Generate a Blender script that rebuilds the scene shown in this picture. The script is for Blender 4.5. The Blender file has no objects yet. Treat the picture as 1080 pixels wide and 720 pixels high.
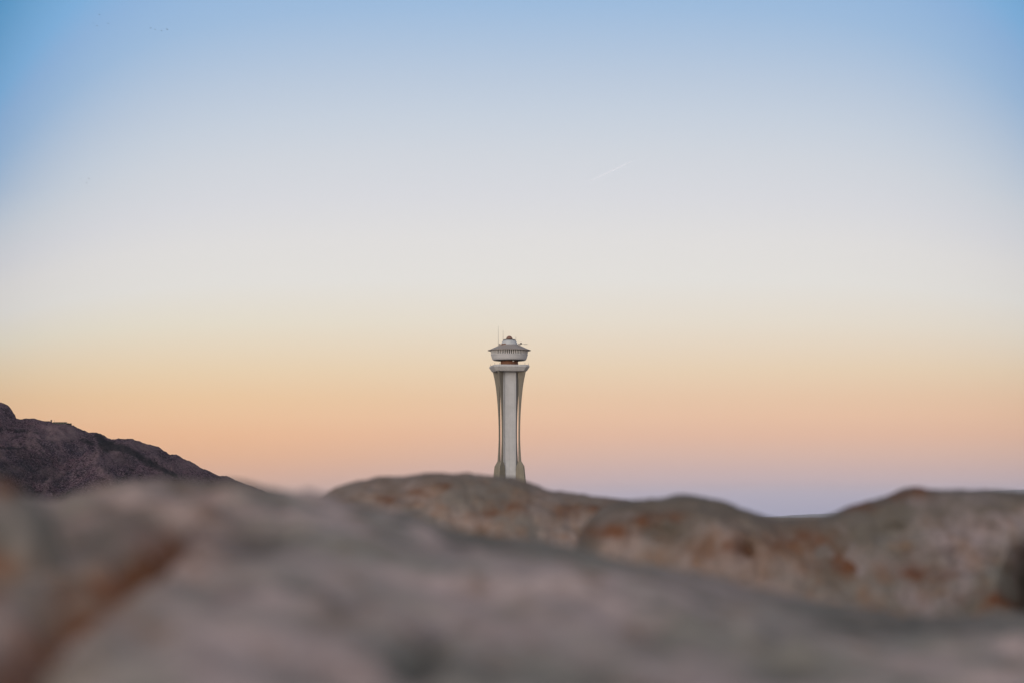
import bpy, bmesh, math, random
from mathutils import Vector, Matrix, noise

random.seed(7)
sc = bpy.context.scene
COL = sc.collection
R = math.radians
PI = math.pi

EYE = 3.0            # camera height above the plain
F = 2550.0           # focal length in pixels of the 1080 px wide photograph (85 mm on full frame)
HZ = 545.0           # row of the true horizon


def at(X, Y, d):
    """World point at depth d that lies along the sight line of photo pixel (X, Y)."""
    return Vector(((X - 540) / F * d, d, EYE + (HZ - Y) / F * d))


def lerp(pts, x):
    if x <= pts[0][0]:
        return pts[0][1]
    for (a, b), (c, e) in zip(pts, pts[1:]):
        if x <= c:
            t = (x - a) / (c - a)
            return b + (e - b) * t
    return pts[-1][1]


def smooth(pts, x):
    """Catmull-Rom style interpolation through the points."""
    if x <= pts[0][0]:
        return pts[0][1]
    n = len(pts)
    for i in range(n - 1):
        a, b = pts[i], pts[i + 1]
        if x <= b[0]:
            h = b[0] - a[0]
            t = (x - a[0]) / h
            m0 = (b[1] - pts[i - 1][1]) / (b[0] - pts[i - 1][0]) * h if i > 0 else b[1] - a[1]
            m1 = (pts[i + 2][1] - a[1]) / (pts[i + 2][0] - a[0]) * h if i + 2 < n else b[1] - a[1]
            return ((2*t**3 - 3*t*t + 1)*a[1] + (t**3 - 2*t*t + t)*m0
                    + (-2*t**3 + 3*t*t)*b[1] + (t**3 - t*t)*m1)
    return pts[-1][1]


def sstep(a, b, x):
    t = min(1, max(0, (x - a) / (b - a)))
    return t * t * (3 - 2 * t)


def fbm(v, s, o=4, h=0.9):
    return noise.fractal(v * s, h, 2.0, o)


# ------------------------------------------------------------------ objects
def tag(o, label=None, cat=None, group=None, kind=None):
    if label: o['label'] = label
    if cat: o['category'] = cat
    if group: o['group'] = group
    if kind: o['kind'] = kind
    return o


def link(name, me, mat, parent=None, smoothed=True):
    if mat is not None:
        me.materials.append(mat)
    for p in me.polygons:
        p.use_smooth = smoothed
    o = bpy.data.objects.new(name, me)
    COL.objects.link(o)
    if parent is not None:
        o.parent = parent
    return o


def from_py(name, verts, faces, mat, parent=None, smoothed=True, attrs=None):
    me = bpy.data.meshes.new(name)
    me.from_pydata(verts, [], faces)
    for k, vals in (attrs or {}).items():
        a = me.attributes.new(k, 'FLOAT', 'POINT')
        a.data.foreach_set('value', vals)
    me.update()
    return link(name, me, mat, parent, smoothed)


def empty(name, loc, rz=0):
    o = bpy.data.objects.new(name, None)
    COL.objects.link(o)
    o.location = loc
    o.rotation_euler = (0, 0, rz)
    return o


def from_bm(name, bm, mat, parent=None, smoothed=False, bevel=0):
    bmesh.ops.recalc_face_normals(bm, faces=bm.faces)
    me = bpy.data.meshes.new(name)
    bm.to_mesh(me)
    bm.free()
    o = link(name, me, mat, parent, smoothed)
    if bevel:
        m = o.modifiers.new('bevel', 'BEVEL')
        m.width = bevel
        m.segments = 2
    return o


def add_box(bm, c, s, rz=0, rx=0, ry=0):
    M = Matrix.Translation(c) @ Matrix.Rotation(rz, 4, 'Z') @ Matrix.Rotation(ry, 4, 'Y') @ Matrix.Rotation(rx, 4, 'X') @ Matrix.Diagonal((s[0], s[1], s[2], 1))
    bmesh.ops.create_cube(bm, size=1, matrix=M)


def add_tube(bm, a, b, r0, r1=None, n=10):
    a, b = Vector(a), Vector(b)
    r1 = r0 if r1 is None else r1
    q = (b - a).to_track_quat('Z', 'Y').to_matrix()
    ra = [bm.verts.new(a + q @ Vector((math.cos(2*PI*i/n)*r0, math.sin(2*PI*i/n)*r0, 0))) for i in range(n)]
    rb = [bm.verts.new(b + q @ Vector((math.cos(2*PI*i/n)*r1, math.sin(2*PI*i/n)*r1, 0))) for i in range(n)]
    for i in range(n):
        bm.faces.new((ra[i], ra[(i+1) % n], rb[(i+1) % n], rb[i]))
    bm.faces.new(ra[::-1])
    bm.faces.new(rb)


def add_rings(bm, rings, cap=True):
    vs = [[bm.verts.new(p) for p in r] for r in rings]
    n = len(vs[0])
    for a, b in zip(vs, vs[1:]):
        for i in range(n):
            bm.faces.new((a[i], a[(i+1) % n], b[(i+1) % n], b[i]))
    if cap:
        bm.faces.new(vs[0][::-1])
        bm.faces.new(vs[-1])


def lathe(bm, prof, n=72, cap=True):
    add_rings(bm, [[(r*math.cos(2*PI*i/n), r*math.sin(2*PI*i/n), z) for i in range(n)] for r, z in prof], cap)


# ---------------------------------------------------------------- materials
def new_mat(name):
    m = bpy.data.materials.new(name)
    m.use_nodes = True
    nt = m.node_tree
    b = nt.nodes['Principled BSDF']
    return m, nt, b


def nn(nt, t, **kw):
    n = nt.nodes.new(t)
    for k, v in kw.items():
        setattr(n, k, v)
    return n


def tex_noise(nt, scale, detail=6, rough=0.6, dist=0.0, coord='Object', vec=None):
    n = nn(nt, 'ShaderNodeTexNoise')
    n.inputs['Scale'].default_value = scale
    n.inputs['Detail'].default_value = detail
    n.inputs['Roughness'].default_value = rough
    n.inputs['Distortion'].default_value = dist
    if vec is None:
        tc = nt.nodes.get('TC') or nn(nt, 'ShaderNodeTexCoord', name='TC')
        vec = tc.outputs[coord]
    nt.links.new(vec, n.inputs['Vector'])
    return n.outputs['Fac']


def ramp(nt, fac, stops, interp='LINEAR'):
    r = nn(nt, 'ShaderNodeValToRGB')
    r.color_ramp.interpolation = interp
    e = r.color_ramp.elements
    e[0].position, e[0].color = stops[0][0], stops[0][1]
    e[1].position, e[1].color = stops[-1][0], stops[-1][1]
    for p, c in stops[1:-1]:
        q = e.new(p)
        q.color = c
    nt.links.new(fac, r.inputs['Fac'])
    return r.outputs['Color']


def g(v):
    return (v, v, v, 1)


def mix(nt, fac, a, b, mode='MIX'):
    m = nn(nt, 'ShaderNodeMix', data_type='RGBA', blend_type=mode)
    for s, v in ((m.inputs[0], fac), (m.inputs[6], a), (m.inputs[7], b)):
        if isinstance(v, (int, float, tuple)):
            s.default_value = v
        else:
            nt.links.new(v, s)
    return m.outputs[2]


def math_n(nt, op, a, b=None, clamp=False):
    m = nn(nt, 'ShaderNodeMath', operation=op, use_clamp=clamp)
    for s, v in zip(m.inputs, (a, b)):
        if v is None:
            continue
        if isinstance(v, (int, float)):
            s.default_value = v
        else:
            nt.links.new(v, s)
    return m.outputs[0]


def bump(nt, b, h, strength, dist):
    n = nn(nt, 'ShaderNodeBump')
    n.inputs['Strength'].default_value = strength
    n.inputs['Distance'].default_value = dist
    nt.links.new(h, n.inputs['Height'])
    nt.links.new(n.outputs['Normal'], b.inputs['Normal'])


def attr(nt, name):
    a = nn(nt, 'ShaderNodeAttribute', attribute_name=name)
    return a.outputs['Fac']


def rock_material(name, grey, pink, brown, rust, scale, brown_lo=0.5, brown_hi=0.68, dark=0.5, shade_crust=(0.112, 0.100, 0.088, 1)):
    m, nt, b = new_mat(name)
    big = tex_noise(nt, 1.3*scale, 3, 0.55, 0.4)
    mid = tex_noise(nt, 5.5*scale, 5, 0.62, 0.5)
    fine = tex_noise(nt, 26*scale, 6, 0.7)
    c = mix(nt, ramp(nt, big, [(0.42, g(0)), (0.58, g(1))]), grey, pink)
    c = mix(nt, ramp(nt, mid, [(brown_lo, g(0)), (brown_hi, g(1))]), c, brown)
    # pale mineral flecks and dark pitting
    c = mix(nt, ramp(nt, fine, [(0.30, g(0.75)), (0.45, g(0)), (1, g(0))]), c, tuple(x*dark for x in grey[:3]) + (1,))
    c = mix(nt, ramp(nt, fine, [(0, g(0)), (0.60, g(0)), (0.74, g(0.5))]), c, tuple(min(1, x*1.35) for x in grey[:3]) + (1,))
    # shade painted on the tops and in hollows, plus random dark patches
    cr = math_n(nt, 'MULTIPLY', attr(nt, 'shade_crust'), ramp(nt, mid, [(0.2, g(0.55)), (0.55, g(1))]), True)
    c = mix(nt, cr, c, shade_crust)
    # rusty iron staining where the rock is cracked
    st = math_n(nt, 'MULTIPLY', attr(nt, 'stain_shade'), ramp(nt, mid, [(0.25, g(0.45)), (0.6, g(1))]), True)
    c = mix(nt, st, c, rust)
    nt.links.new(c, b.inputs['Base Color'])
    b.inputs['Roughness'].default_value = 0.92
    b.inputs['Specular IOR Level'].default_value = 0.25
    hh = math_n(nt, 'ADD', math_n(nt, 'MULTIPLY', mid, 1.0), math_n(nt, 'MULTIPLY', fine, 0.35))
    bump(nt, b, hh, 0.75, 0.035/scale)
    return m


M_SLAB = rock_material('weathered_limestone', (0.280, 0.265, 0.245, 1), (0.480, 0.390, 0.388, 1),
                       (0.215, 0.140, 0.100, 1), (0.185, 0.060, 0.014, 1), 2.0, 0.54, 0.72, shade_crust=(0.115, 0.113, 0.102, 1))
M_BOULDER = rock_material('mottled_rust_stone', (0.200, 0.180, 0.165, 1), (0.275, 0.222, 0.207, 1),
                          (0.215, 0.135, 0.093, 1), (0.130, 0.052, 0.024, 1), 1.5, 0.44, 0.70)
M_GREYB = rock_material('grey_pink_stone', (0.165, 0.157, 0.145, 1), (0.280, 0.238, 0.250, 1),
                        (0.195, 0.128, 0.088, 1), (0.125, 0.046, 0.020, 1), 1.3, 0.50, 0.76)


def paint(name, col, vary=0.12, rough=0.7, sc_=0.35, streak=True):
    m, nt, b = new_mat(name)
    n1 = tex_noise(nt, sc_, 5, 0.65)
    c = mix(nt, ramp(nt, n1, [(0.3, g(0)), (0.7, g(1))]), tuple(x*(1-vary) for x in col) + (1,), tuple(min(1, x*(1+vary*0.5)) for x in col) + (1,))
    if streak:   # rain streaks running down the face
        tc = nt.nodes['TC']
        mp = nn(nt, 'ShaderNodeMapping')
        mp.inputs['Scale'].default_value = (2.2, 2.2, 0.06)
        nt.links.new(tc.outputs['Object'], mp.inputs['Vector'])
        s = tex_noise(nt, 1.0, 4, 0.6, vec=mp.outputs['Vector'])
        c = mix(nt, ramp(nt, s, [(0.5, g(0)), (0.72, g(0.45))]), c, tuple(x*0.55 for x in col) + (1,))
    nt.links.new(c, b.inputs['Base Color'])
    b.inputs['Roughness'].default_value = rough
    bump(nt, b, tex_noise(nt, 3.0, 4, 0.6), 0.15, 0.03)
    return m


M_SHAFT = paint('white_painted_concrete', (0.485, 0.50, 0.525))
M_LEG = paint('bare_concrete', (0.19, 0.175, 0.146))
M_STRIP = paint('dark_grey_strip', (0.18, 0.18, 0.175), 0.1, 0.6, streak=False)
M_BUTT = paint('sandy_concrete', (0.215, 0.198, 0.16))
M_DECK = paint('grey_concrete', (0.46, 0.47, 0.485))
M_NECK = paint('rust_brown_cladding', (0.20, 0.085, 0.045), 0.25)
M_WALL = paint('white_cladding', (0.52, 0.53, 0.56), streak=False)
M_ROOF = paint('grey_metal_roof', (0.33, 0.30, 0.29), 0.15, 0.55)
M_LANT = paint('pale_metal', (0.47, 0.50, 0.54), 0.08, 0.5)
M_DOME = paint('red_brown_dome', (0.23, 0.125, 0.095), 0.2, 0.5)
M_MULL = paint('mullion_metal', (0.66, 0.66, 0.67), 0.05, 0.5, streak=False)
M_DARK = paint('dark_metal', (0.03, 0.03, 0.03), 0.1, 0.5, streak=False)
M_MAST = paint('galvanised_mast', (0.30, 0.28, 0.26), 0.1, 0.5, streak=False)
M_LAMP = paint('white_lamp_housing', (0.8, 0.8, 0.75), 0.02, 0.4, streak=False)
mg, nt, b = new_mat('tinted_glass')
b.inputs['Base Color'].default_value = (0.012, 0.013, 0.015, 1)
b.inputs['Roughness'].default_value = 0.2
b.inputs['Specular IOR Level'].default_value = 0.03
M_GLASS = mg

# desert ground
mgd, nt, b = new_mat('desert_ground')
big = tex_noise(nt, 0.004, 6, 0.6)
fine = tex_noise(nt, 1.2, 6, 0.65)
c = mix(nt, ramp(nt, big, [(0.35, g(0)), (0.65, g(1))]), (0.22, 0.17, 0.13, 1), (0.30, 0.24, 0.19, 1))
c = mix(nt, ramp(nt, fine, [(0.35, g(0.5)), (0.6, g(0))]), c, (0.14, 0.11, 0.09, 1))
nt.links.new(c, b.inputs['Base Color'])
b.inputs['Roughness'].default_value = 0.95
bump(nt, b, fine, 0.5, 0.05)
M_GROUND = mgd

# granite mountain
mm, nt, b = new_mat('purple_granite')
n0 = tex_noise(nt, 0.006, 5, 0.6, 0.4)
n1 = tex_noise(nt, 0.03, 6, 0.7, 0.6)
n2 = tex_noise(nt, 0.13, 6, 0.75, 0.8)
n3 = tex_noise(nt, 0.42, 4, 0.7)
c = mix(nt, ramp(nt, n0, [(0.38, g(0)), (0.62, g(1))]), (0.040, 0.031, 0.060, 1), (0.140, 0.078, 0.110, 1))
c = mix(nt, ramp(nt, n1, [(0.46, g(0)), (0.66, g(0.9))]), c, (0.190, 0.125, 0.160, 1))
c = mix(nt, ramp(nt, n2, [(0.40, g(0.95)), (0.50, g(0))]), c, (0.004, 0.005, 0.013, 1))
c = mix(nt, ramp(nt, n3, [(0.38, g(0.9)), (0.49, g(0))]), c, (0.005, 0.005, 0.014, 1))
c = mix(nt, ramp(nt, n3, [(0.52, g(0)), (0.64, g(0.8))]), c, (0.265, 0.200, 0.235, 1))
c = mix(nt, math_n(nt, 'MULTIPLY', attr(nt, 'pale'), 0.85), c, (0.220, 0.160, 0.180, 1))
c = mix(nt, math_n(nt, 'MULTIPLY', attr(nt, 'stain_shade'), ramp(nt, n2, [(0.3, g(1)), (0.75, g(0.6))]), True), c, (0.004, 0.008, 0.014, 1))
nt.links.new(c, b.inputs['Base Color'])
b.inputs['Roughness'].default_value = 0.95
b.inputs['Specular IOR Level'].default_value = 0.15
bump(nt, b, math_n(nt, 'ADD', n1, math_n(nt, 'MULTIPLY', n2, 0.5)), 1.0, 12.0)
M_MOUNT = mm
md, nt, b = new_mat('hazed_ridge_rock')
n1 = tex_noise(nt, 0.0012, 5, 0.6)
nt.links.new(mix(nt, n1, (0.33, 0.335, 0.40, 1), (0.41, 0.41, 0.47, 1)), b.inputs['Base Color'])  # pale bluish tone: haze put into the rock colour
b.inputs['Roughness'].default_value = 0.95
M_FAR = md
mb_, nt, b = new_mat('dark_feathers')
b.inputs['Base Color'].default_value = (0.03, 0.028, 0.027, 1)
M_BIRD = mb_
mv, nt, b = new_mat('dark_scrub_leaves')
nt.links.new(mix(nt, tex_noise(nt, 0.6, 3, 0.6), (0.02, 0.03, 0.022, 1), (0.05, 0.06, 0.04, 1)), b.inputs['Base Color'])
M_SCRUB = mv

# =============================================================== THE GROUND
def ground():
    rad = [0.0, 0.4, 0.8, 1.3, 2, 3, 4, 5.5, 7, 9, 11, 13, 15, 17, 19, 22, 25, 30, 36, 44, 55, 70, 90, 130, 200, 330, 550, 900, 1500,
           2500, 4200, 7000, 12000, 20000, 34000, 50000]
    prof = [(0, EYE-0.80), (5, EYE-0.92), (12, EYE-1.05), (25, EYE-1.2), (45, EYE-1.7), (90, 0.35), (150, 0.0)]
    n = 128
    V, Fc = [(0, 0, EYE-0.80)], []
    for r in rad[1:]:
        for i in range(n):
            a = 2*PI*i/n
            x, y = r*math.sin(a), r*math.cos(a)
            z = lerp(prof, r)
            if r < 120:
                z += 0.05*fbm(Vector((x, y, 1.7)), 0.35, 4)*min(1, r/2)
            V.append((x, y, z))
    for i in range(n):
        Fc.append((0, 1 + (i+1) % n, 1 + i))
    for k in range(len(rad)-2):
        for i in range(n):
            p, q = 1 + k*n + i, 1 + k*n + (i+1) % n
            Fc.append((p, q, q+n, p+n))
    o = from_py('ground', V, Fc, M_GROUND)
    tag(o, kind='structure')


ground()

# ============================================================ THE MOUNTAIN
CREST = [(-1600, 470), (-1100, 420), (-800, 370), (-500, 345), (-300, 372), (-160, 392), (-70, 405), (-25, 417), (0, 424), (7, 427), (13, 433), (17, 440.5),
         (24, 441.5), (36, 442.5), (50, 444.5), (58, 446), (70, 446.3), (78, 448), (83, 451), (91, 454.5), (100, 456.5), (108, 458.5),
         (114, 462), (122, 463), (130, 462.5), (139, 462.5), (147, 465), (156, 468.5), (165, 471.5), (172, 475), (179, 478), (188, 479),
         (196, 483.5), (204, 488.5), (212, 493), (220, 497), (228, 500), (236, 502), (242, 502.5), (250, 506), (262, 510), (285, 519),
         (320, 530), (370, 541), (430, 546), (470, 550)]
SPUR = [(-700, 520), (-400, 500), (-150, 478), (-60, 470), (0, 468), (30, 474), (60, 488), (80, 486), (95, 480), (108, 476), (118, 473.5), (126, 473), (134, 475.5),
        (142, 481), (152, 487), (165, 494), (180, 500), (198, 508), (220, 517), (260, 533), (310, 548)]


TOP = {}


def on_crest(X, drop=0.0):
    return Vector(TOP[round(X)][1]) - Vector((0, 0, drop))


def mountain():
    xs = []
    x = -3600.0
    while x < 0:
        xs.append(x)
        x += 3 if -960 < x < -330 else (12 if -1300 < x < -150 else 60)
    ys = []
    y = 2950.0
    while y < 5400:
        ys.append(y)
        y += 4.5 if 3330 < y < 4110 else (24 if y < 4300 else 90)
    V, ST, PA = [], [], []
    for y in ys:
        for x in xs:
            v = Vector((x, y, 0))
            wob = 70*noise.noise(Vector((x*0.003, 3.1, 0))) + 25*noise.noise(Vector((x*0.012, 8.1, 0)))
            yc = 4000 + wob
            X = 540 + F*x/yc
            hc = (HZ - smooth(CREST, X))/F*yc + EYE
            dy = y - yc
            h1 = hc - (0.36*(-dy) + 0.00006*dy*dy if dy < 0 else 0.42*dy)
            ys_ = 3640 + wob*0.7
            Xs = 540 + F*x/ys_
            hs = (HZ - smooth(SPUR, Xs))/F*ys_ + EYE
            dys = y - ys_
            h2 = hs - (0.30*(-dys) if dys < 0 else 0.16*dys)
            below = max(0.0, hc - max(h1, h2))
            k = 0.25*max(0, 12 - abs(h1-h2))
            h = max(h1, h2) + k*0.4
            # gullies run down the slope; they fade out at the very crest
            gul = noise.ridged_multi_fractal(Vector((x*0.016 + 0.25*noise.noise(v*0.01), y*0.0045, 0.4)), 0.9, 2.1, 5, 1.0, 2.0) - 1.0
            amp = min(1.0, 0.12 + below/45.0)
            h += amp*13.0*gul
            h += (1.5 + 3.4*amp)*fbm(v, 0.035, 6, 0.7)
            h += (0.5 + 1.6*amp)*fbm(v + Vector((0, 0, 9)), 0.12, 4, 0.6)
            rid = noise.ridged_multi_fractal(Vector((x*0.045, y*0.02, 2.2)), 0.8, 2.1, 4, 1.0, 2.0) - 1.0
            h += (0.4 + 4.2*amp)*rid
            z = h if h > -15 else -15.0
            V.append((x, y, z))
            Xp, Yp = 540 + F*x/y, HZ - F*(z - EYE)/y
            # dark band running down the flank, and a pale scraped terrace under the crest
            dk = 0.0
            for (ax, ay), (bx, by), w0, w1 in (((103, 459), (112, 472), 4, 6), ((108, 468), (135, 474), 6, 4), ((135, 474), (158, 488), 3.5, 4.0), ((158, 488), (186, 502), 4.0, 2.0),
                                       ((86, 464), (98, 468), 1.5, 2.2), ((-2, 472), (28, 473), 1.5, 1.5), ((0, 452), (40, 456), 0.8, 1.2), ((48, 467), (80, 465), 0.5, 0.8)):
                L2 = (bx-ax)**2 + (by-ay)**2
                t = min(1, max(0, ((Xp-ax)*(bx-ax) + (Yp-ay)*(by-ay))/L2))
                dd = math.hypot(Xp-ax-t*(bx-ax), Yp-ay-t*(by-ay))
                w = w0 + (w1-w0)*t
                dk = max(dk, 1 - sstep(w*0.55, w*1.25, dd + 1.6*fbm(v, 0.05, 3)))
            ST.append(dk)
            pa = sstep(26, 10, abs(Xp-64))*sstep(11, 5, abs(Yp-456))
            pa = max(pa, 0.7*sstep(20, 5, abs(Xp-124))*sstep(15, 4, abs(Yp-480)), 0.6*sstep(22, 8, abs(Xp-150))*sstep(7, 3, abs(Yp-470)), 0.55*sstep(26, 8, abs(Xp-195))*sstep(9, 3, abs(Yp-492)))
            rb = 0.75*sstep(0.25, 0.95, gul + 0.25*fbm(v, 0.05, 3))*amp  # ridges painted paler, as light on the relief put into the colour
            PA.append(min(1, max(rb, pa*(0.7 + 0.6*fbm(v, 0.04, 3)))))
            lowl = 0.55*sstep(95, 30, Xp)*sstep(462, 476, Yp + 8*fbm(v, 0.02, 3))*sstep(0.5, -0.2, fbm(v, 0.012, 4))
            ST[-1] = max(ST[-1], lowl, 0.8*amp*sstep(-0.25, -0.7, gul))  # gully floors painted darker, their shade put into the colour mask
    nx = len(xs)
    Fc = [(j*nx+i, j*nx+i+1, (j+1)*nx+i+1, (j+1)*nx+i) for j in range(len(ys)-1) for i in range(nx-1)
          if max(V[j*nx+i][2], V[j*nx+i+1][2], V[(j+1)*nx+i][2], V[(j+1)*nx+i+1][2]) > -14.9]
    for v in V:
        Xp = 540 + F*v[0]/v[1]
        if 30 < Xp < 100:
            k = round(Xp)
            e_ = (v[2] - EYE)/v[1]
            if k not in TOP or e_ > TOP[k][0]:
                TOP[k] = (e_, v)
    o = from_py('mountain', V, Fc, M_MOUNT, attrs={'stain_shade': ST, 'pale': PA})
    tag(o, kind='structure')


mountain()


def far_ridge():
    sil = [(700, 549), (740, 547), (780, 543), (810, 543.5), (840, 541.5), (870, 540), (900, 538), (940, 532), (980, 524), (1020, 519),
           (1060, 516), (1100, 514), (1200, 510), (1400, 512), (1700, 524), (2000, 546)]
    D = 44000.0
    V, Fc = [], []
    Xs = [700 + i*4 for i in range(326)]
    offs = [-4200, -2600, -1500, -800, -400, -150, 0, 200, 600, 1500, 3500]
    for o_ in offs:
        for X in Xs:
            p = at(X, smooth(sil, X), D)
            x, y = p.x*(D+o_)/D, D + o_
            hc = p.z
            f = max(0.0, 1 - abs(o_)/4200.0)**1.4
            h = hc*f + (12 + 60*(1-f)*f)*fbm(Vector((x, y, 0)), 0.0006, 5)
            V.append((x, y, h - 15))
    n = len(Xs)
    for j in range(len(offs)-1):
        for i in range(n-1):
            Fc.append((j*n+i, j*n+i+1, (j+1)*n+i+1, (j+1)*n+i))
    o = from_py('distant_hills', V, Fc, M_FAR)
    tag(o, kind='structure')


far_ridge()

# ================================================================ THE TOWER
PX = 0.3                       # metres per photo pixel at the tower
TD = 765.0
TB = 555.0                     # row of the tower foot


def tz(Y):
    return (TB - Y)*PX


def tower():
    base = at(537.2, TB, TD)
    base.z = 0
    t = empty('control_tower', base, R(10))
    tag(t, 'tall pale airport control tower with saucer shaped cab and flared concrete legs', 'tower')
    # square shaft
    bm = bmesh.new()
    hs = 6.5*PX
    ch = 0.22
    ring = [(-hs+ch, -hs), (hs-ch, -hs), (hs, -hs+ch), (hs, hs-ch), (hs-ch, hs), (-hs+ch, hs), (-hs, hs-ch), (-hs, -hs+ch)]
    add_rings(bm, [[(x, y, z) for x, y in ring] for z in [tz(555), tz(540), tz(520), tz(500), tz(460), tz(420), tz(392)]])
    sh = from_bm('shaft', bm, M_SHAFT, t)
    # dark strip added at the shaft's right corner, standing in for shade
    bm = bmesh.new()
    add_box(bm, (hs + 0.22, 0.35, (tz(555) + tz(393))/2), (0.42, 1.5, tz(393) - tz(555)))
    from_bm('shade_strip', bm, M_STRIP, t)
    # legs on the diagonals: (row, inner radius, outer radius, half thickness) in photo pixels
    prof_o = [(391.6, 21.0), (394, 20.4), (397, 19.6), (402, 18.3), (408, 17.2), (415, 16.2), (425, 15.1), (436, 14.2), (446, 13.7), (456, 13.5), (466, 13.6), (476, 14.2), (484, 14.8), (495, 16.0), (555, 19.0)]
    prof_i = [(391.6, 11.0), (397, 11.8), (405, 12.2), (420, 12.2), (440, 12.1), (470, 12.0), (485, 11.9), (495, 11.9), (555, 12.0)]
    for k in range(4):
        a = R(45 + 90*k)
        rd = Vector((math.sin(a), -math.cos(a), 0))
        tg = Vector((math.cos(a), math.sin(a), 0))
        bm = bmesh.new()
        rings = []
        rows = [391.6, 393, 395, 397, 400, 404, 408, 412, 417, 422, 428, 434, 440, 448, 456, 464, 472, 480, 488, 496, 515, 535, 555]
        for Y in rows:
            ri, ro = smooth(prof_i, Y)*PX, smooth(prof_o, Y)*PX
            h = 0.68*PX
            e = 0.07
            z = Vector((0, 0, tz(Y)))
            rings.append([z + rd*(ri) - tg*h, z + rd*(ro-e) - tg*h, z + rd*ro - tg*(h-e), z + rd*ro + tg*(h-e), z + rd*(ro-e) + tg*h, z + rd*ri + tg*h])
        add_rings(bm, rings)
        lg = from_bm('leg', bm, M_LEG, t)
        # stepped buttress at the foot
        bm = bmesh.new()
        rings = []
        for Y, ri, ro, h in ((555, 8.9, 26.0, 1.5), (530, 8.9, 23.2, 1.35), (505, 8.9, 20.2, 1.2), (495, 9.2, 19.0, 1.15), (491.5, 9.8, 18.5, 1.1), (489.4, 10.6, 17.0, 1.0), (486.5, 11.8, 15.2, 0.8)):
            ri, ro, h = ri*PX, ro*PX, h*PX
            z = Vector((0, 0, tz(Y)))
            rings.append([z + rd*ri - tg*h, z + rd*ro - tg*h, z + rd*ro + tg*h, z + rd*ri + tg*h])
        add_rings(bm, rings)
        from_bm('buttress', bm, M_BUTT, lg, bevel=0.05)
    # platform: a square slab with cut corners over the legs
    angs = []
    for k in range(4):
        angs += [90*k - 37, 90*k + 37]
    def deck_ring(r, z):
        return [(r*PX*math.sin(R(a)), -r*PX*math.cos(R(a)), z) for a in angs]
    bm = bmesh.new()
    add_rings(bm, [deck_ring(r, tz(Y)) for Y, r in ((391.9, 20.2), (391.3, 21.0), (389.2, 22.6), (387.3, 24.0), (386.2, 23.8), (385.2, 22.8))])
    dk = from_bm('platform', bm, M_DECK, t, bevel=0.04)
    # short posts at the corners of the platform
    for q in deck_ring(22.4, tz(385.2)):
        bm = bmesh.new()
        add_tube(bm, q, Vector(q) + Vector((0, 0, 0.55)), 0.06, n=8)
        from_bm('corner_post', bm, M_MAST, dk)
    # neck
    bm = bmesh.new()
    lathe(bm, [(9.4*PX, tz(385.3)), (9.3*PX, tz(383)), (9.1*PX, tz(380.0))], 48)
    nk = from_bm('neck', bm, M_NECK, t, True)
    bm = bmesh.new()
    add_box(bm, (math.sin(R(14))*9.9*PX, -math.cos(R(14))*9.9*PX - 0.2, tz(380.9)), (0.36, 0.5, 0.5), R(14))
    from_bm('flood_lamp', bm, M_LAMP, nk, bevel=0.04)
    # cab
    bm = bmesh.new()
    lathe(bm, [(8*PX, tz(380.9)), (13*PX, tz(380.5)), (16.8*PX, tz(380.05))], 96)
    from_bm('cab_underside', bm, M_DARK, t, True)
    bm = bmesh.new()
    lathe(bm, [(16.7*PX, tz(380.0)), (17.6*PX, tz(379.4)), (18.2*PX, tz(378.4)), (18.8*PX, tz(376.4)), (19.3*PX, tz(374.6)), (19.55*PX, tz(374.3)), (19.55*PX, tz(373.9)), (19.0*PX, tz(373.8))], 96)
    from_bm('cab_wall', bm, M_WALL, t, True)
    NW = 60
    zb, zt, rb, rt = tz(373.85), tz(369.35), 19.15*PX, 19.75*PX
    bm = bmesh.new()
    lathe(bm, [(rb-1.1, zb), (rt-1.1, zt)], 60)
    from_bm('cab_interior', bm, M_DARK, t)
    for i in range(NW):
        a0, a1 = 2*PI*i/NW, 2*PI*(i+1)/NW
        bm = bmesh.new()
        q = []
        for r0 in (-0.28, -0.22):
            for a, rr, z in ((a0, rb, zb), (a1, rb, zb), (a1, rt, zt), (a0, rt, zt)):
                q.append(bm.verts.new(((rr+r0)*math.cos(a), (rr+r0)*math.sin(a), z)))
        for f in ((0, 1, 2, 3), (4, 7, 6, 5), (0, 4, 5, 1), (1, 5, 6, 2), (2, 6, 7, 3), (3, 7, 4, 0)):
            bm.faces.new([q[j] for j in f])
        from_bm('window', bm, M_GLASS, t)
        bm = bmesh.new()
        d = Vector((math.cos(a0), math.sin(a0), 0))
        s = Vector((-math.sin(a0), math.cos(a0), 0))
        w, dep = 0.13, 0.24
        rg = []
        for rr, z in ((rb, zb - 0.02), (rt, zt + 0.04)):
            zc = Vector((0, 0, z))
            rg.append([zc + d*(rr-dep) - s*w, zc + d*(rr+0.05) - s*w, zc + d*(rr+0.05) + s*w, zc + d*(rr-dep) + s*w])
        add_rings(bm, rg)
        from_bm('mullion', bm, M_MULL, t)
    bm = bmesh.new()
    lathe(bm, [(17.5*PX, tz(369.2)), (20.2*PX, tz(369.35)), (22.6*PX, tz(369.75)), (22.8*PX, tz(369.6)), (22.7*PX, tz(369.2)), (20.5*PX, tz(368.5)),
               (17.5*PX, tz(367.2)), (14.2*PX, tz(365.7)), (11.8*PX, tz(364.6)), (10.6*PX, tz(363.9)), (9.6*PX, tz(363.6)), (8.0*PX, tz(363.5))], 96)
    rf = from_bm('roof', bm, M_ROOF, t, True)
    bm = bmesh.new()
    lathe(bm, [(8.9*PX, tz(363.7)), (8.6*PX, tz(362.8)), (8.1*PX, tz(361.4)), (7.4*PX, tz(360.0)), (6.5*PX, tz(359.0)), (5.7*PX, tz(358.5))], 64)
    ln = from_bm('lantern', bm, M_LANT, t, True)
    bm = bmesh.new()
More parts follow.
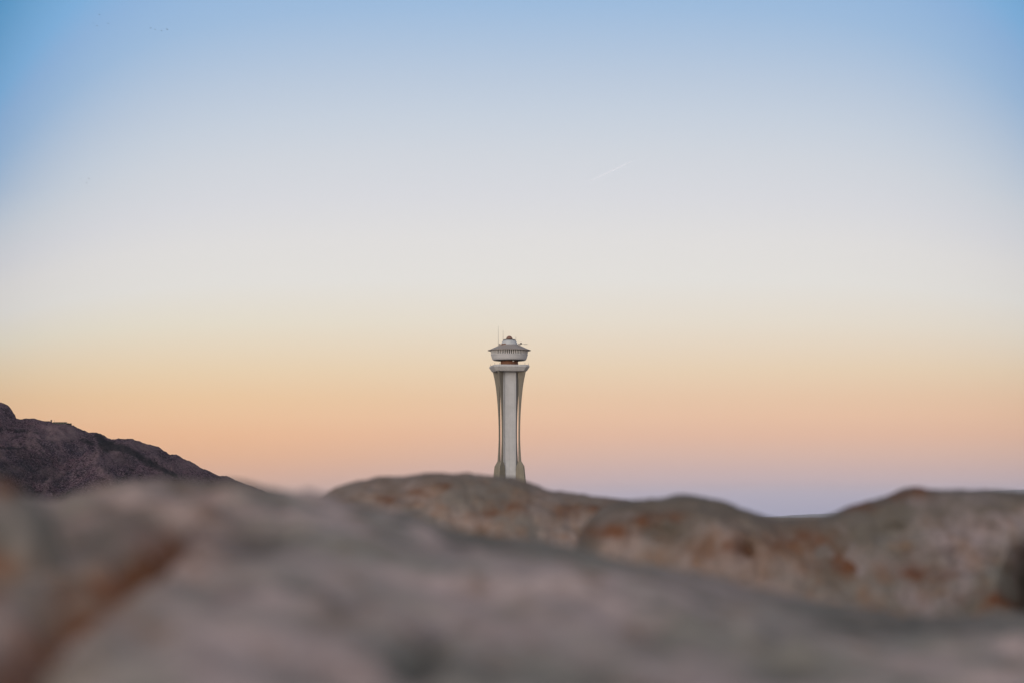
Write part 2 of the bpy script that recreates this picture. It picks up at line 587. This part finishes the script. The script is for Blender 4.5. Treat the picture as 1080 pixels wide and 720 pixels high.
    lathe(bm, [(5.6*PX, tz(358.6)), (6.5*PX, tz(358.45)), (6.5*PX, tz(358.15)), (5.4*PX, tz(357.9)), (3*PX, tz(357.8))], 64)
    from_bm('cap_ring', bm, M_DARK, ln, True)
    bm = bmesh.new()
    lathe(bm, [(3.45*PX*math.cos(R(e)), tz(357.9) + 3.7*PX*math.sin(R(e))) for e in (0, 12, 24, 36, 48, 60, 72, 82, 88)], 40)
    from_bm('dome', bm, M_DOME, ln, True)
    # masts and roof equipment, positions given in picture axes then turned into the tower's
    inv = Matrix.Rotation(-R(10), 3, 'Z')
    def loc(dx, Y, depth):
        return inv @ Vector((dx*PX, depth, 0)) + Vector((0, 0, tz(Y)))
    for dx, y0, y1, r in ((-11.7, 365, 344.2, 0.07), (-6.6, 363.8, 348.3, 0.07), (6.9, 363.6, 355.2, 0.085)):
        bm = bmesh.new()
        add_tube(bm, loc(dx, y0, -0.8), loc(dx, (y0+y1)/2, -0.8), r, r*0.85, 8)
        add_tube(bm, loc(dx, (y0+y1)/2, -0.8), loc(dx, y1, -0.8), r*0.8, r*0.5, 8)
        from_bm('antenna_mast', bm, M_MAST, rf)
    for dx, Y, w, h, m_ in ((-10.2, 364.6, 0.5, 0.75, M_ROOF), (-6.9, 363.9, 0.9, 0.5, M_NECK), (-4.6, 363.9, 0.5, 0.6, M_NECK), (10.2, 364.3, 0.5, 0.7, M_ROOF)):
        bm = bmesh.new()
        add_box(bm, loc(dx, Y, -2.2) + Vector((0, 0, h/2 - 0.35)), (w, 0.5, h + 0.3))
        from_bm('equipment_box', bm, m_, rf, bevel=0.04)
    bm = bmesh.new()
    add_tube(bm, loc(11.2, 365.0, -0.8), loc(12.2, 362.4, -0.8), 0.07, n=8)
    br = from_bm('bracket', bm, M_MAST, rf)
    bm = bmesh.new()
    bmesh.ops.create_uvsphere(bm, u_segments=16, v_segments=10, radius=0.3, matrix=Matrix.Translation(loc(12.3, 362.3, -0.8)))
    from_bm('camera_ball', bm, M_DARK, br, True)
    bm = bmesh.new()
    add_tube(bm, loc(12.3, 362.6, -0.8), loc(19.5, 363.1, -0.8), 0.045, 0.03, 8)
    add_tube(bm, loc(15.5, 363.3, -0.8), loc(18.8, 363.3, -0.8), 0.05, 0.05, 8)
    from_bm('boom_antenna', bm, M_MAST, br)
    return t


tower()

# ======================================================= ON THE MOUNTAIN TOP
def hilltop():
    D = 3985.0
    s = D/F
    p = on_crest(54)
    t = empty('watch_hut', p)
    tag(t, 'tiny dark square watch hut standing on the crest of the left hand mountain', 'hut')
    bm = bmesh.new(); add_box(bm, (0, 0, 1.5), (2.0, 2.2, 5.0)); from_bm('wall', bm, M_DARK, t)
    bm = bmesh.new(); add_box(bm, (0, 0, 4.15), (2.5, 2.8, 0.3)); from_bm('roof', bm, M_NECK, t)
    p = on_crest(57)
    t = empty('radio_mast', p)
    tag(t, 'thin pale radio mast beside the hut on the mountain crest', 'mast')
    bm = bmesh.new(); add_tube(bm, (0, 0, -2), (0, 0, 4.6), 0.28, 0.16, 8); from_bm('pole', bm, M_MAST, t)
    bm = bmesh.new(); add_tube(bm, (-0.7, 0, 4.0), (0.9, 0, 4.0), 0.16, 0.16, 6); from_bm('crossbar', bm, M_MAST, t)
    # long low building on the terrace edge
    a, b_ = on_crest(58, 0.6), on_crest(71, 0.6)
    ctr = (a + b_)/2
    ctr.y = min(a.y, b_.y) - 6.0
    ctr.z += 0.8
    t = empty('hilltop_building', ctr, math.atan2(b_.y - a.y, b_.x - a.x)*0.0)
    tag(t, 'long low dark flat roofed building along the terrace edge of the mountain crest', 'building')
    L = (b_ - a).length
    bm = bmesh.new(); add_box(bm, (0, 0, -0.2), (L, 8, 3.0)); from_bm('wall', bm, M_SCRUB, t)
    bm = bmesh.new(); add_box(bm, (0, -0.3, 1.45), (L + 1.0, 9, 0.3)); from_bm('roof', bm, M_LEG, t)
    for i in range(5):
        bm = bmesh.new(); add_box(bm, (-L/2 + (i + 0.5)*L/5, -4.02, 0.0), (1.8, 0.1, 1.2)); from_bm('window', bm, M_GLASS, t)
    # dark round bushes beyond it
    me = None
    for X, Y, r in ((72.5, 0, 2.0), (75, 0, 2.3), (77.5, 0, 2.0), (80, 0, 1.8)):
        if me is None:
            bm = bmesh.new()
            rr = random.Random(3)
            for _ in range(420):
                d = Vector((rr.gauss(0, 1), rr.gauss(0, 1), rr.gauss(0, 1))).normalized()*rr.uniform(0.45, 1.0)
                d.z = d.z*0.7 + 0.4
                M = Matrix.Translation(d) @ Matrix.Rotation(rr.uniform(0, 6), 4, 'Z') @ Matrix.Rotation(rr.uniform(0, 3), 4, 'X')
                bmesh.ops.create_grid(bm, x_segments=1, y_segments=1, size=0.13, matrix=M)
            me = bpy.data.meshes.new('scrub_bush'); bm.to_mesh(me); bm.free(); me.materials.append(M_SCRUB)
        o = bpy.data.objects.new('scrub_bush', me); COL.objects.link(o)
        o.location = on_crest(X, 0.2) - Vector((0, 3, 0)); o.scale = (r, r, r)
        tag(o, 'tiny dark bush on the mountain crest beside the long low building', 'bush', 'bushes on the mountain crest')


hilltop()

# ================================================================ THE ROCKS
def boulder(name, d, sil, front, back, zb, mat, label, seed, nx=220, nt_=120, nexp=2.5, lump=0.05, pits=(), stains=(), shade_crust=0.85):
    """A closed rock lofted along x; its upper outline runs through the sight lines in sil at depth d, origin at its foot."""
    X0, X1 = sil[0][0], sil[-1][0]
    s = d/F
    off = Vector((seed*13.7, seed*5.1, seed*2.3))
    cx = ((X0 + X1)/2 - 540)*s
    org = Vector((cx, d, EYE + zb))
    zt_ = [(HZ - smooth(sil, X0 + (X1-X0)*i/nx))*s for i in range(nx+1)]
    zmax = max(zt_)
    V, Fc, ST, CR = [], [], [], []
    for i in range(nx+1):
        u = i/nx
        X = X0 + (X1-X0)*u
        x = (X-540)*s
        H = max(0.02, zt_[i] - zb)
        taper = min(1.0, (H/(zmax-zb)))**0.5 * min(1, sstep(0, 0.06, u) + 0.05) * min(1, sstep(0, 0.06, 1-u) + 0.05)
        for j in range(nt_+1):
            th = PI*j/nt_
            c_, s_ = math.cos(th), math.sin(th)
            cc = math.copysign(abs(c_)**(2/nexp), c_)
            ss = abs(s_)**(2/nexp)
            dep = (front if c_ > 0 else back)*taper
            p = Vector((x, d - cc*dep, EYE + zb + H*ss))
            nrm = Vector((0, -c_*0.9, s_ + 0.1)).normalized()
            q = p + off
            f1, f2 = noise.voronoi(q*3.2 + Vector((0.25*noise.noise(q*4), 0, 0.25*noise.noise(q*4.7))))[0][:2]
            cq = 1 - 0.9*max(0, s_)**8
            crack = -0.9*max(0.0, 0.16 - (f2 - f1))/0.16
            a = lump*0.45*crack*cq + lump*fbm(q, 1.6, 3) + lump*0.55*fbm(q, 5.0, 4, 0.8) + lump*0.22*fbm(q, 16, 4, 0.7)
            keep = 1 - 0.72*max(0, s_)**6        # keep the skyline close to its outline
            p += nrm*a*keep
            Yp = HZ - F*(p.z - EYE)/p.y
            Xp = 540 + F*p.x/p.y
            for px, py, rx, ry, dp in pits:
                if c_ > -0.3:
                    jx, jy = 0.35*fbm(q, 5, 3), 0.35*fbm(q + Vector((5, 5, 5)), 5, 3)
                    w = math.exp(-(((Xp-px)/rx + jx)**2 + ((Yp-py)/ry + jy)**2)**(1.6 if dp < 0.5 else 2.4))
                    p += Vector((0.35, 1, -0.2))*dp*w
            st = 0.0
            for px, py, rx, ry in stains:
                st = max(st, math.exp(-(((Xp-px)/rx)**2 + ((Yp-py)/ry)**2)))
            st *= 0.80 + 1.1*fbm(q, 9, 4)
            V.append(p - org)
            ST.append(min(1, max(0, st)))
            h_ = (p.z - org.z)/max(0.05, H)
            CR.append(shade_crust*min(1, max(0, sstep(0.80, 0.97, h_ + 0.16*fbm(q, 4, 4)))))  # top of the rock painted darker, in place of its dimmer light
    n = nt_+1
    for i in range(nx):
        for j in range(nt_):
            Fc.append((i*n+j, i*n+j+1, (i+1)*n+j+1, (i+1)*n+j))
        Fc.append((i*n+nt_, i*n, (i+1)*n, (i+1)*n+nt_))
    Fc.append([j for j in range(n)][::-1])
    Fc.append([nx*n + j for j in range(n)])
    o = from_py(name, V, Fc, mat, attrs={'stain_shade': ST, 'shade_crust': CR})
    o.location = org
    tag(o, label, 'boulder')
    return o


boulder('boulder', 15.0,
        [(296, 600), (312, 556), (328, 533), (345, 519), (360, 511), (378, 505.5), (400, 502), (430, 500.5), (465, 499.5), (500, 499.5), (525, 501), (548, 505),
         (565, 511), (580, 516.5), (600, 519.5), (625, 523), (655, 526), (680, 530), (710, 540), (735, 556), (760, 620)],
        0.95, 0.9, -1.25, M_BOULDER, 'rust mottled grey mound of rock right in front of the tower foot', 1, 300, 120, 2.3, 0.06,
        stains=((437, 521, 12, 6), (408, 527, 10, 5), (600, 540, 14, 7), (470, 512, 8, 4), (545, 535, 18, 7), (640, 536, 22, 6), (515, 541, 14, 6)), shade_crust=0.5)
boulder('boulder', 11.0,
        [(590, 640), (612, 566), (630, 541), (650, 531.5), (675, 527.5), (700, 525), (718, 522.3), (735, 521.8), (750, 523.5), (765, 527.5), (782, 534), (800, 540.5), (815, 544.5),
         (835, 546.5), (860, 546.5), (880, 549), (900, 551), (925, 558), (950, 571), (985, 580), (1020, 600), (1050, 640)],
        0.70, 0.9, -1.2, M_BOULDER, 'dark topped hump of rock with a rusty hole in its front beside the peaked boulder', 2, 300, 130, 3.0, 0.06,
        pits=((787, 577, 9, 9, 0.08), (700, 560, 26, 8, 0.05), (865, 585, 24, 12, 0.06)),
        stains=((787, 577, 13, 12), (770, 576, 34, 13), (840, 570, 45, 14), (690, 548, 30, 8), (880, 592, 30, 12), (640, 560, 30, 8)))
boulder('boulder', 10.85,
        [(760, 690), (800, 610), (830, 572), (858, 552), (880, 543.5), (895, 536.5), (912, 531), (930, 525), (946, 519), (960, 513.5), (968, 512), (978, 514.5), (995, 516),
         (1020, 516.5), (1050, 517.5), (1080, 519), (1120, 521), (1180, 522), (1250, 530), (1330, 552), (1400, 600), (1440, 680)],
        0.46, 1.1, -1.2, M_GREYB, 'peaked grey boulder with a red brown edge and pinkish flank at the right side', 3, 380, 140, 3.0, 0.06,
        pits=((1106, 606, 42, 44, 1.3), (1000, 592, 60, 14, 0.06), (940, 560, 20, 9, 0.05), (1035, 560, 26, 12, 0.05)),
        stains=((948, 522, 30, 7), (905, 534, 18, 6), (968, 516, 14, 6), (965, 602, 34, 12), (1040, 632, 26, 9)))
boulder('boulder', 3.9,
        [(-620, 760), (-560, 660), (-480, 580), (-380, 520), (-260, 492), (-160, 480), (-90, 480), (-45, 488), (-15, 498), (10, 512), (30, 527), (55, 552), (80, 620)],
        0.22, 0.35, -0.75, M_SLAB, 'brownish hump of rock at the left edge of the photo closest to the camera', 4, 140, 90, 2.3, 0.02,
        stains=((8, 516, 18, 10), (-8, 600, 24, 16)))


def slab():
    """The long foreground slab that the camera rests on."""
    crest = [(-400, 505), (-200, 512), (-60, 520), (0, 520), (35, 522), (62, 524), (85, 518), (110, 512), (150, 507), (205, 508), (250, 512), (300, 518), (350, 527), (400, 539), (440, 547), (480, 556), (520, 563),
             (560, 570), (640, 586), (720, 603), (800, 619), (860, 630), (940, 638), (1000, 641), (1080, 644), (1200, 650), (1500, 665)]
    dcs = [(-400, 6.2), (0, 6.7), (250, 7.2), (400, 6.8), (560, 6.3), (800, 5.8), (1080, 5.5), (1500, 5.2)]
    # grooves: polylines in photo pixels with width (m), depth (m), stain strength
    grooves = [([(-60, 752), (0, 704), (50, 656), (85, 632), (122, 607), (150, 588), (178, 562)], 18, 0.070, 1.25),
               ([(-30, 622), (2, 600), (26, 578)], 13, 0.02, 0.75),
               ([(20, 640), (90, 585), (200, 545)], 66, 0.0, 0.33),
               ([(186, 558), (230, 536)], 12, 0.012, 0.3)]
    pits = [(0, 716, 46, 30, 0.06, 1.2), (440, 682, 22, 27, 0.050, 1.3), (272, 566, 42, 14, 0.03, 0.85), (150, 668, 26, 20, 0.02, 0.2), (372, 640, 40, 24, 0.02, 0.5), (395, 660, 14, 12, 0.02, 0.4),
            (830, 690, 40, 22, 0.03, 0.6), (560, 640, 60, 16, 0.02, 0.4), (690, 664, 60, 22, 0.02, 0.35), (310, 704, 30, 16, 0.02, 0.4), (930, 652, 90, 14, 0.02, 0.6), (620, 704, 22, 18, 0.025, 0.45),
            (520, 700, 18, 30, 0.02, 0.35), (480, 575, 60, 10, 0.02, 0.4)]

    def base(x, y):
        X = 540 + F*x/max(y, 0.6)
        X = min(1500, max(-400, X))
        dc = smooth(dcs, X)
        zc = (HZ - smooth(crest, X))/F*dc
        if y <= dc:
            k = zc + 0.45
            t = max(0.0, (dc - y)/dc)
            z = zc - k*t**1.55
        else:
            z = zc - 0.16*(y-dc)**2 - 0.03*(y-dc)
        e = max(0.0, abs(x - 0.1) - 2.8)
        z -= 0.30*e*e
        if y < 0.3:
            z -= 0.25*(0.3-y)**2
        return z

    xs = [-4.2 + i*0.028 for i in range(308)]
    ys = [-1.6 + i*0.05 for i in range(40)] + [0.4 + i*0.03 for i in range(275)] + [8.7 + i*0.08 for i in range(18)]
    V, ST, CR = [], [], []
    for y in ys:
        for x in xs:
            z = base(x, y)
            v = Vector((x, y*0.8, 0))
            dcx = smooth(dcs, min(1500, max(-400, 540 + F*x/max(y, 0.6))))
            qn = 0.45 + 0.55*sstep(0.1, 1.2, abs(dcx - y))        # calmer along the skyline
            z += qn*(0.036*fbm(v, 1.5, 3) + 0.034*fbm(v + Vector((4, 0, 2)), 4.5, 4, 0.8) + 0.012*fbm(v, 15, 4, 0.7)) - 0.006
            # eroded hollows
            z -= 0.03*sstep(0.25, 0.75, fbm(v + Vector((9, 2, 5)), 2.6, 3))
            st = hol = 0.0
            if y > 1.2:
                Xp, Yp = 540 + F*x/y, HZ - F*z/y
                if -150 < Xp < 1250 and Yp < 800:
                    wb = 13*noise.fractal(Vector((x*7, y*2.5, 1)), 0.9, 2.0, 3)
                    for pl, w, dp, s in grooves:
                        best = 999.0
                        for (ax, ay), (bx, by) in zip(pl, pl[1:]):
                            t = min(1, max(0, ((Xp-ax)*(bx-ax) + (Yp-ay)*(by-ay))/((bx-ax)**2 + (by-ay)**2)))
                            best = min(best, math.hypot(Xp - ax - t*(bx-ax), Yp - ay - t*(by-ay)))
                        if best < 4*w:
                            e2 = ((best + wb)/w)**2
                            z -= dp*math.exp(-e2)
                            st = max(st, min(1.0, s*math.exp(-e2/1.7)))
                    for px, py, rx, ry, dp, dk in pits:
                        e2 = ((Xp - px + wb)/rx)**2 + ((Yp - py)/ry)**2
                        if e2 < 8:
                            z -= dp*math.exp(-e2)
                            hol = max(hol, dk*math.exp(-e2))  # hollows painted darker, shade put into the colour
            V.append((x, y, z))
            ST.append(st)
            CR.append(min(1, max(0, 1.1*hol + 0.62*sstep(1.15, 0.2, dcx - y + 0.5*fbm(v, 1.8, 3)) + 0.5*sstep(0.2, 0.6, fbm(v + Vector((1, 7, 3)), 3.2, 4)))))  # hollow and crest shade in the colour, plus random dark patches
    nx, ny = len(xs), len(ys)
    org = Vector((0, 3.0, EYE - 0.8))
    V = [(x - org.x, y - org.y, z + EYE - org.z) for x, y, z in V]
    Fc = [(j*nx+i, j*nx+i+1, (j+1)*nx+i+1, (j+1)*nx+i) for j in range(ny-1) for i in range(nx-1)]
    # walls and underside, so that it is a solid block
    rim = [i for i in range(nx)] + [j*nx + nx-1 for j in range(1, ny)] + [(ny-1)*nx + i for i in range(nx-2, -1, -1)] + [j*nx for j in range(ny-2, 0, -1)]
    b0 = len(V)
    for r in rim:
        V.append((V[r][0], V[r][1], min(V[r][2], -0.0) - 0.4))
        ST.append(0.0)
        CR.append(0.0)
    m_ = len(rim)
    for k in range(m_):
        Fc.append((rim[(k+1) % m_], rim[k], b0 + k, b0 + (k+1) % m_))
    Fc.append([b0 + k for k in range(m_)][::-1])
    o = from_py('rock_slab', V, Fc, M_SLAB, attrs={'stain_shade': ST, 'shade_crust': CR})
    o.location = org
    tag(o, 'broad grey rock slab with a rusty crack at its left, sloping across the whole foreground', 'rock')


slab()

# =============================================================== IN THE SKY
def contrail():
    D = 52000.0
    a, b_ = at(621, 190.5, D), at(669, 167.5, D)
    n, m_ = 60, 10
    V, Fc = [], []
    org = (a + b_)/2
    q = (b_ - a).to_track_quat('Z', 'Y').to_matrix()
    for i in range(n+1):
        t = i/n
        c_ = a.lerp(b_, t) - org
        r = (17 - 5*t)*(0.35 + 0.65*sstep(0, 0.35, t))*min(1, 0.15 + (1-t)*12)*(1 + 0.25*noise.noise(Vector((t*20, 0, 3))))
        c_ = c_ + Vector((0, 0, 3*noise.noise(Vector((t*9, 4, 0)))))
        for k in range(m_):
            w = 2*PI*k/m_
            V.append(c_ + q @ Vector((math.cos(w)*r, math.sin(w)*r, 0)))
    for i in range(n):
        for k in range(m_):
            Fc.append((i*m_+k, i*m_+(k+1) % m_, (i+1)*m_+(k+1) % m_, (i+1)*m_+k))
    Fc.append(list(range(m_))[::-1])
    Fc.append([n*m_+k for k in range(m_)])
    m, nt, b = new_mat('ice_cloud')     # thin ice crystals: most light passes, some is scattered on top of it
    nt.nodes.remove(b)
    tr = nn(nt, 'ShaderNodeBsdfTransparent')
    tr.inputs[0].default_value = (0.96, 0.96, 0.96, 1)
    df = nn(nt, 'ShaderNodeBsdfDiffuse')
    df.inputs[0].default_value = (0.064, 0.064, 0.068, 1)
    ad = nn(nt, 'ShaderNodeAddShader')
    nt.links.new(tr.outputs[0], ad.inputs[0])
    nt.links.new(df.outputs[0], ad.inputs[1])
    nt.links.new(ad.outputs[0], nt.nodes['Material Output'].inputs['Surface'])
    o = from_py('contrail', V, Fc, m)
    o.location = org
    tag(o, 'short faint white vapour trail slanting up to the right in the sky above the tower', 'contrail')


contrail()


def birds():
    D = 1300.0
    bm = bmesh.new()
    # one continuous body: spindle with two raised wings and a fanned tail (span about 1 m)
    pr = [(-0.30, 0.02, 0.012), (-0.2, 0.035, 0.02), (-0.08, 0.06, 0.05), (0.05, 0.065, 0.06), (0.15, 0.04, 0.04), (0.22, 0.038, 0.036), (0.26, 0.015, 0.015)]
    n = 8
    rings = [[bm.verts.new((w*math.cos(2*PI*k/n), y, h*math.sin(2*PI*k/n))) for k in range(n)] for y, w, h in pr]
    for a, b_ in zip(rings, rings[1:]):
        for k in range(n):
            bm.faces.new((a[k], a[(k+1) % n], b_[(k+1) % n], b_[k]))
    bm.faces.new(rings[0][::-1]); bm.faces.new(rings[-1])
    for s in (1, -1):
        up = [[bm.verts.new((s*x, y0, z + e)) for x, y0, z in ((0.03, 0.10, 0.03), (0.25, 0.14, 0.12), (0.50, 0.02, 0.10), (0.26, -0.04, 0.11), (0.03, -0.08, 0.03))] for e in (0, 0.015)]
        f0, f1 = up
        bm.faces.new(f0); bm.faces.new(f1[::-1])
        for k in range(5):
            bm.faces.new((f0[k], f0[(k+1) % 5], f1[(k+1) % 5], f1[k]))
    bmesh.ops.recalc_face_normals(bm, faces=bm.faces)
    me = bpy.data.meshes.new('bird'); bm.to_mesh(me); bm.free(); me.materials.append(M_BIRD)
    rr = random.Random(5)
    for X, Y in ((99.5, 10.5), (93.5, 19.5), (97, 22.5), (109, 20), (154.5, 25), (159, 26.5), (166, 28), (172, 26.5), (82, 187), (90.5, 187), (88, 191.5)):
        o = bpy.data.objects.new('bird', me); COL.objects.link(o)
        o.location = at(X, Y, D + rr.uniform(-80, 80))
        o.rotation_euler = (rr.uniform(-.2, .2), rr.uniform(-.4, .4), rr.uniform(-1.2, 1.2))
        o.scale = (1.5, 1.5, 1.5)
        tag(o, 'speck of a dark bird flying with a loose flock high in the upper left sky', 'bird', 'birds flying far off at upper left')


birds()

# ==================================================================== HAZE
def haze():
    bm = bmesh.new()
    x, y0, y1, z0, z1 = 54000, -54000, 54000, -18.0, 640.0
    add_box(bm, (0, (y0+y1)/2, (z0+z1)/2), (2*x, y1-y0, z1-z0))
    m = bpy.data.materials.new('thin_air')
    m.use_nodes = True
    nt = m.node_tree
    nt.nodes.clear()
    out = nn(nt, 'ShaderNodeOutputMaterial')
    v = nn(nt, 'ShaderNodeVolumePrincipled')
    v.inputs['Color'].default_value = (0.90, 0.93, 1.0, 1)
    v.inputs['Density'].default_value = 8e-6
    v.inputs['Anisotropy'].default_value = 0.0
    nt.links.new(v.outputs[0], out.inputs['Volume'])
    o = from_bm('haze', bm, m)
    tag(o, kind='stuff')


haze()

# ===================================================================== SKY
w = bpy.data.worlds.new('World')
sc.world = w
w.use_nodes = True
nt = w.node_tree
nt.nodes.clear()


def lin(c):
    f = lambda v: (v/255/12.92) if v/255 <= 0.04045 else ((v/255 + 0.055)/1.055)**2.4
    return (f(c[0]), f(c[1]), f(c[2]), 1)


SUN_EL, SUN_ROT = 6.0, 215.0
tc = nn(nt, 'ShaderNodeTexCoord')
sep = nn(nt, 'ShaderNodeSeparateXYZ')
nt.links.new(tc.outputs['Generated'], sep.inputs[0])
Xo, Yo, Zo = sep.outputs
hor = math_n(nt, 'SQRT', math_n(nt, 'ADD', math_n(nt, 'MULTIPLY', Xo, Xo), math_n(nt, 'ADD', math_n(nt, 'MULTIPLY', Yo, Yo), 1e-6)))
el = math_n(nt, 'DIVIDE', Zo, hor)                       # tangent of the elevation
az = math_n(nt, 'ARCTAN2', Xo, Yo)                       # azimuth from the twilight's axis
# lens vignette put into the sky: the bright band is lower away from its axis (tighter on its left)
azl = math_n(nt, 'DIVIDE', math_n(nt, 'MAXIMUM', math_n(nt, 'MULTIPLY', az, -1.0), 0.0), 0.2085)
azr = math_n(nt, 'DIVIDE', math_n(nt, 'MAXIMUM', az, 0.0), 0.2085)
def vignette(a, hi, lo):
    a = math_n(nt, 'MINIMUM', a, 1.15)
    return math_n(nt, 'ADD', math_n(nt, 'MULTIPLY', math_n(nt, 'POWER', a, 7.0), hi), math_n(nt, 'MULTIPLY', math_n(nt, 'POWER', a, 2.5), lo))


kl = vignette(azl, 0.32, 0.13)
kr = vignette(azr, 0.17, 0.08)
lift = math_n(nt, 'DIVIDE', math_n(nt, 'SUBTRACT', el, 110/F), 230/F, True)     # the low belt stays level
eff = math_n(nt, 'MULTIPLY', el, math_n(nt, 'ADD', math_n(nt, 'MULTIPLY', math_n(nt, 'ADD', kl, kr), lift), 1.0))
T = math_n(nt, 'MULTIPLY', eff, F/1600.0, True)


def sky_ramp(rows):
    """rows: (pixels above the horizon, sRGB)"""
    return ramp(nt, T, [(max(0, min(1, r/1600.0)), lin(c)) for r, c in rows])


HIGH = [(250, (229, 226, 221)), (295, (226, 224, 223)), (340, (218, 219, 224)), (385, (210, 215, 223)), (425, (200, 210, 223)), (465, (188, 203, 222)), (505, (174, 196, 222)), (545, (159, 189, 222)),
        (600, (146, 182, 222)), (650, (130, 179, 224)), (790, (97, 160, 209)), (900, (84, 148, 199)), (1150, (96, 144, 190)), (1600, (150, 153, 163))]
LEFT = [(0, (212, 176, 168)), (25, (219, 179, 161)), (45, (229, 180, 152)), (65, (237, 184, 146)), (85, (242, 190, 149)), (105, (242, 198, 157)), (125, (240, 203, 162)), (155, (237, 212, 178)), (205, (232, 223, 205))] + HIGH
RIGHT = [(0, (170, 170, 196)), (23, (186, 178, 196)), (38, (204, 182, 186)), (52, (213, 183, 177)), (65, (222, 186, 171)), (85, (232, 189, 164)), (105, (237, 196, 166)), (125, (236, 201, 170)), (155, (235, 211, 182)), (205, (232, 222, 207))] + HIGH
lr = ramp(nt, math_n(nt, 'ADD', math_n(nt, 'MULTIPLY', az, 2.4), 0.5, True), [(0.12, g(0)), (0.70, g(1))], 'EASE')
front = mix(nt, lr, sky_ramp(LEFT), sky_ramp(RIGHT))
# the vignette in the sky colour also dims away from its axis
dim = math_n(nt, 'SUBTRACT', 1.0, math_n(nt, 'ADD', math_n(nt, 'MULTIPLY', kl, 0.30), math_n(nt, 'MULTIPLY', kr, 0.36)))
dcol = nn(nt, 'ShaderNodeCombineXYZ')
for i in range(3):
    nt.links.new(dim, dcol.inputs[i])
front = mix(nt, 1.0, front, dcol.outputs[0], 'MULTIPLY')
# the sunset side of the sky, behind the camera
back = ramp(nt, Zo, [(0.0, (1.55, 1.28, 1.10, 1)), (0.2, (1.36, 1.17, 1.06, 1)), (0.45, (0.85, 0.78, 0.75, 1)), (1.0, (0.33, 0.325, 0.35, 1))])
bk = math_n(nt, 'MULTIPLY', math_n(nt, 'ADD', math_n(nt, 'MULTIPLY', Yo, -1.0), 0.15), 1.2, True)
front = mix(nt, bk, front, back)
bg1 = nn(nt, 'ShaderNodeBackground')
nt.links.new(front, bg1.inputs['Color'])
bg1.inputs['Strength'].default_value = 1.0
sky = nn(nt, 'ShaderNodeTexSky', sky_type='NISHITA')
sky.sun_disc = False
sky.sun_elevation = R(SUN_EL)
sky.sun_rotation = R(SUN_ROT)
bg2 = nn(nt, 'ShaderNodeBackground')
nt.links.new(mix(nt, bk, (0, 0, 0, 1), sky.outputs[0]), bg2.inputs['Color'])   # the clear sky round the sun, behind the camera
bg2.inputs['Strength'].default_value = 0.05
add = nn(nt, 'ShaderNodeAddShader')
nt.links.new(bg1.outputs[0], add.inputs[0])
nt.links.new(bg2.outputs[0], add.inputs[1])
wo = nn(nt, 'ShaderNodeOutputWorld')
nt.links.new(add.outputs[0], wo.inputs['Surface'])

sd = bpy.data.lights.new('sun', 'SUN')
sd.energy = 0.9
sd.angle = R(12)
sd.color = (1.0, 0.93, 0.86)
so = bpy.data.objects.new('sun', sd)
COL.objects.link(so)
d = Vector((math.sin(R(SUN_ROT))*math.cos(R(SUN_EL)), math.cos(R(SUN_ROT))*math.cos(R(SUN_EL)), math.sin(R(SUN_EL))))
so.rotation_euler = d.to_track_quat('Z', 'Y').to_euler()

# ================================================================== CAMERA
cd = bpy.data.cameras.new('camera')
cd.sensor_width = 36.0
cd.lens = 85.0
cd.clip_start = 0.05
cd.clip_end = 250000.0
cd.dof.use_dof = True
cd.dof.focus_distance = TD
cd.dof.aperture_fstop = 2.1
co = bpy.data.objects.new('camera', cd)
COL.objects.link(co)
co.location = (0, 0, EYE)
co.rotation_euler = (R(90) + math.atan((HZ - 360)/F), 0, 0)
sc.camera = co

sc.view_settings.view_transform = 'Standard'
sc.view_settings.look = 'None'
sc.view_settings.exposure = 0
sc.view_settings.gamma = 1
sc.view_settings.use_curve_mapping = False
sc.render.engine = 'CYCLES'
sc.cycles.use_denoising = True
sc.cycles.max_bounces = 8
sc.cycles.volume_bounces = 0
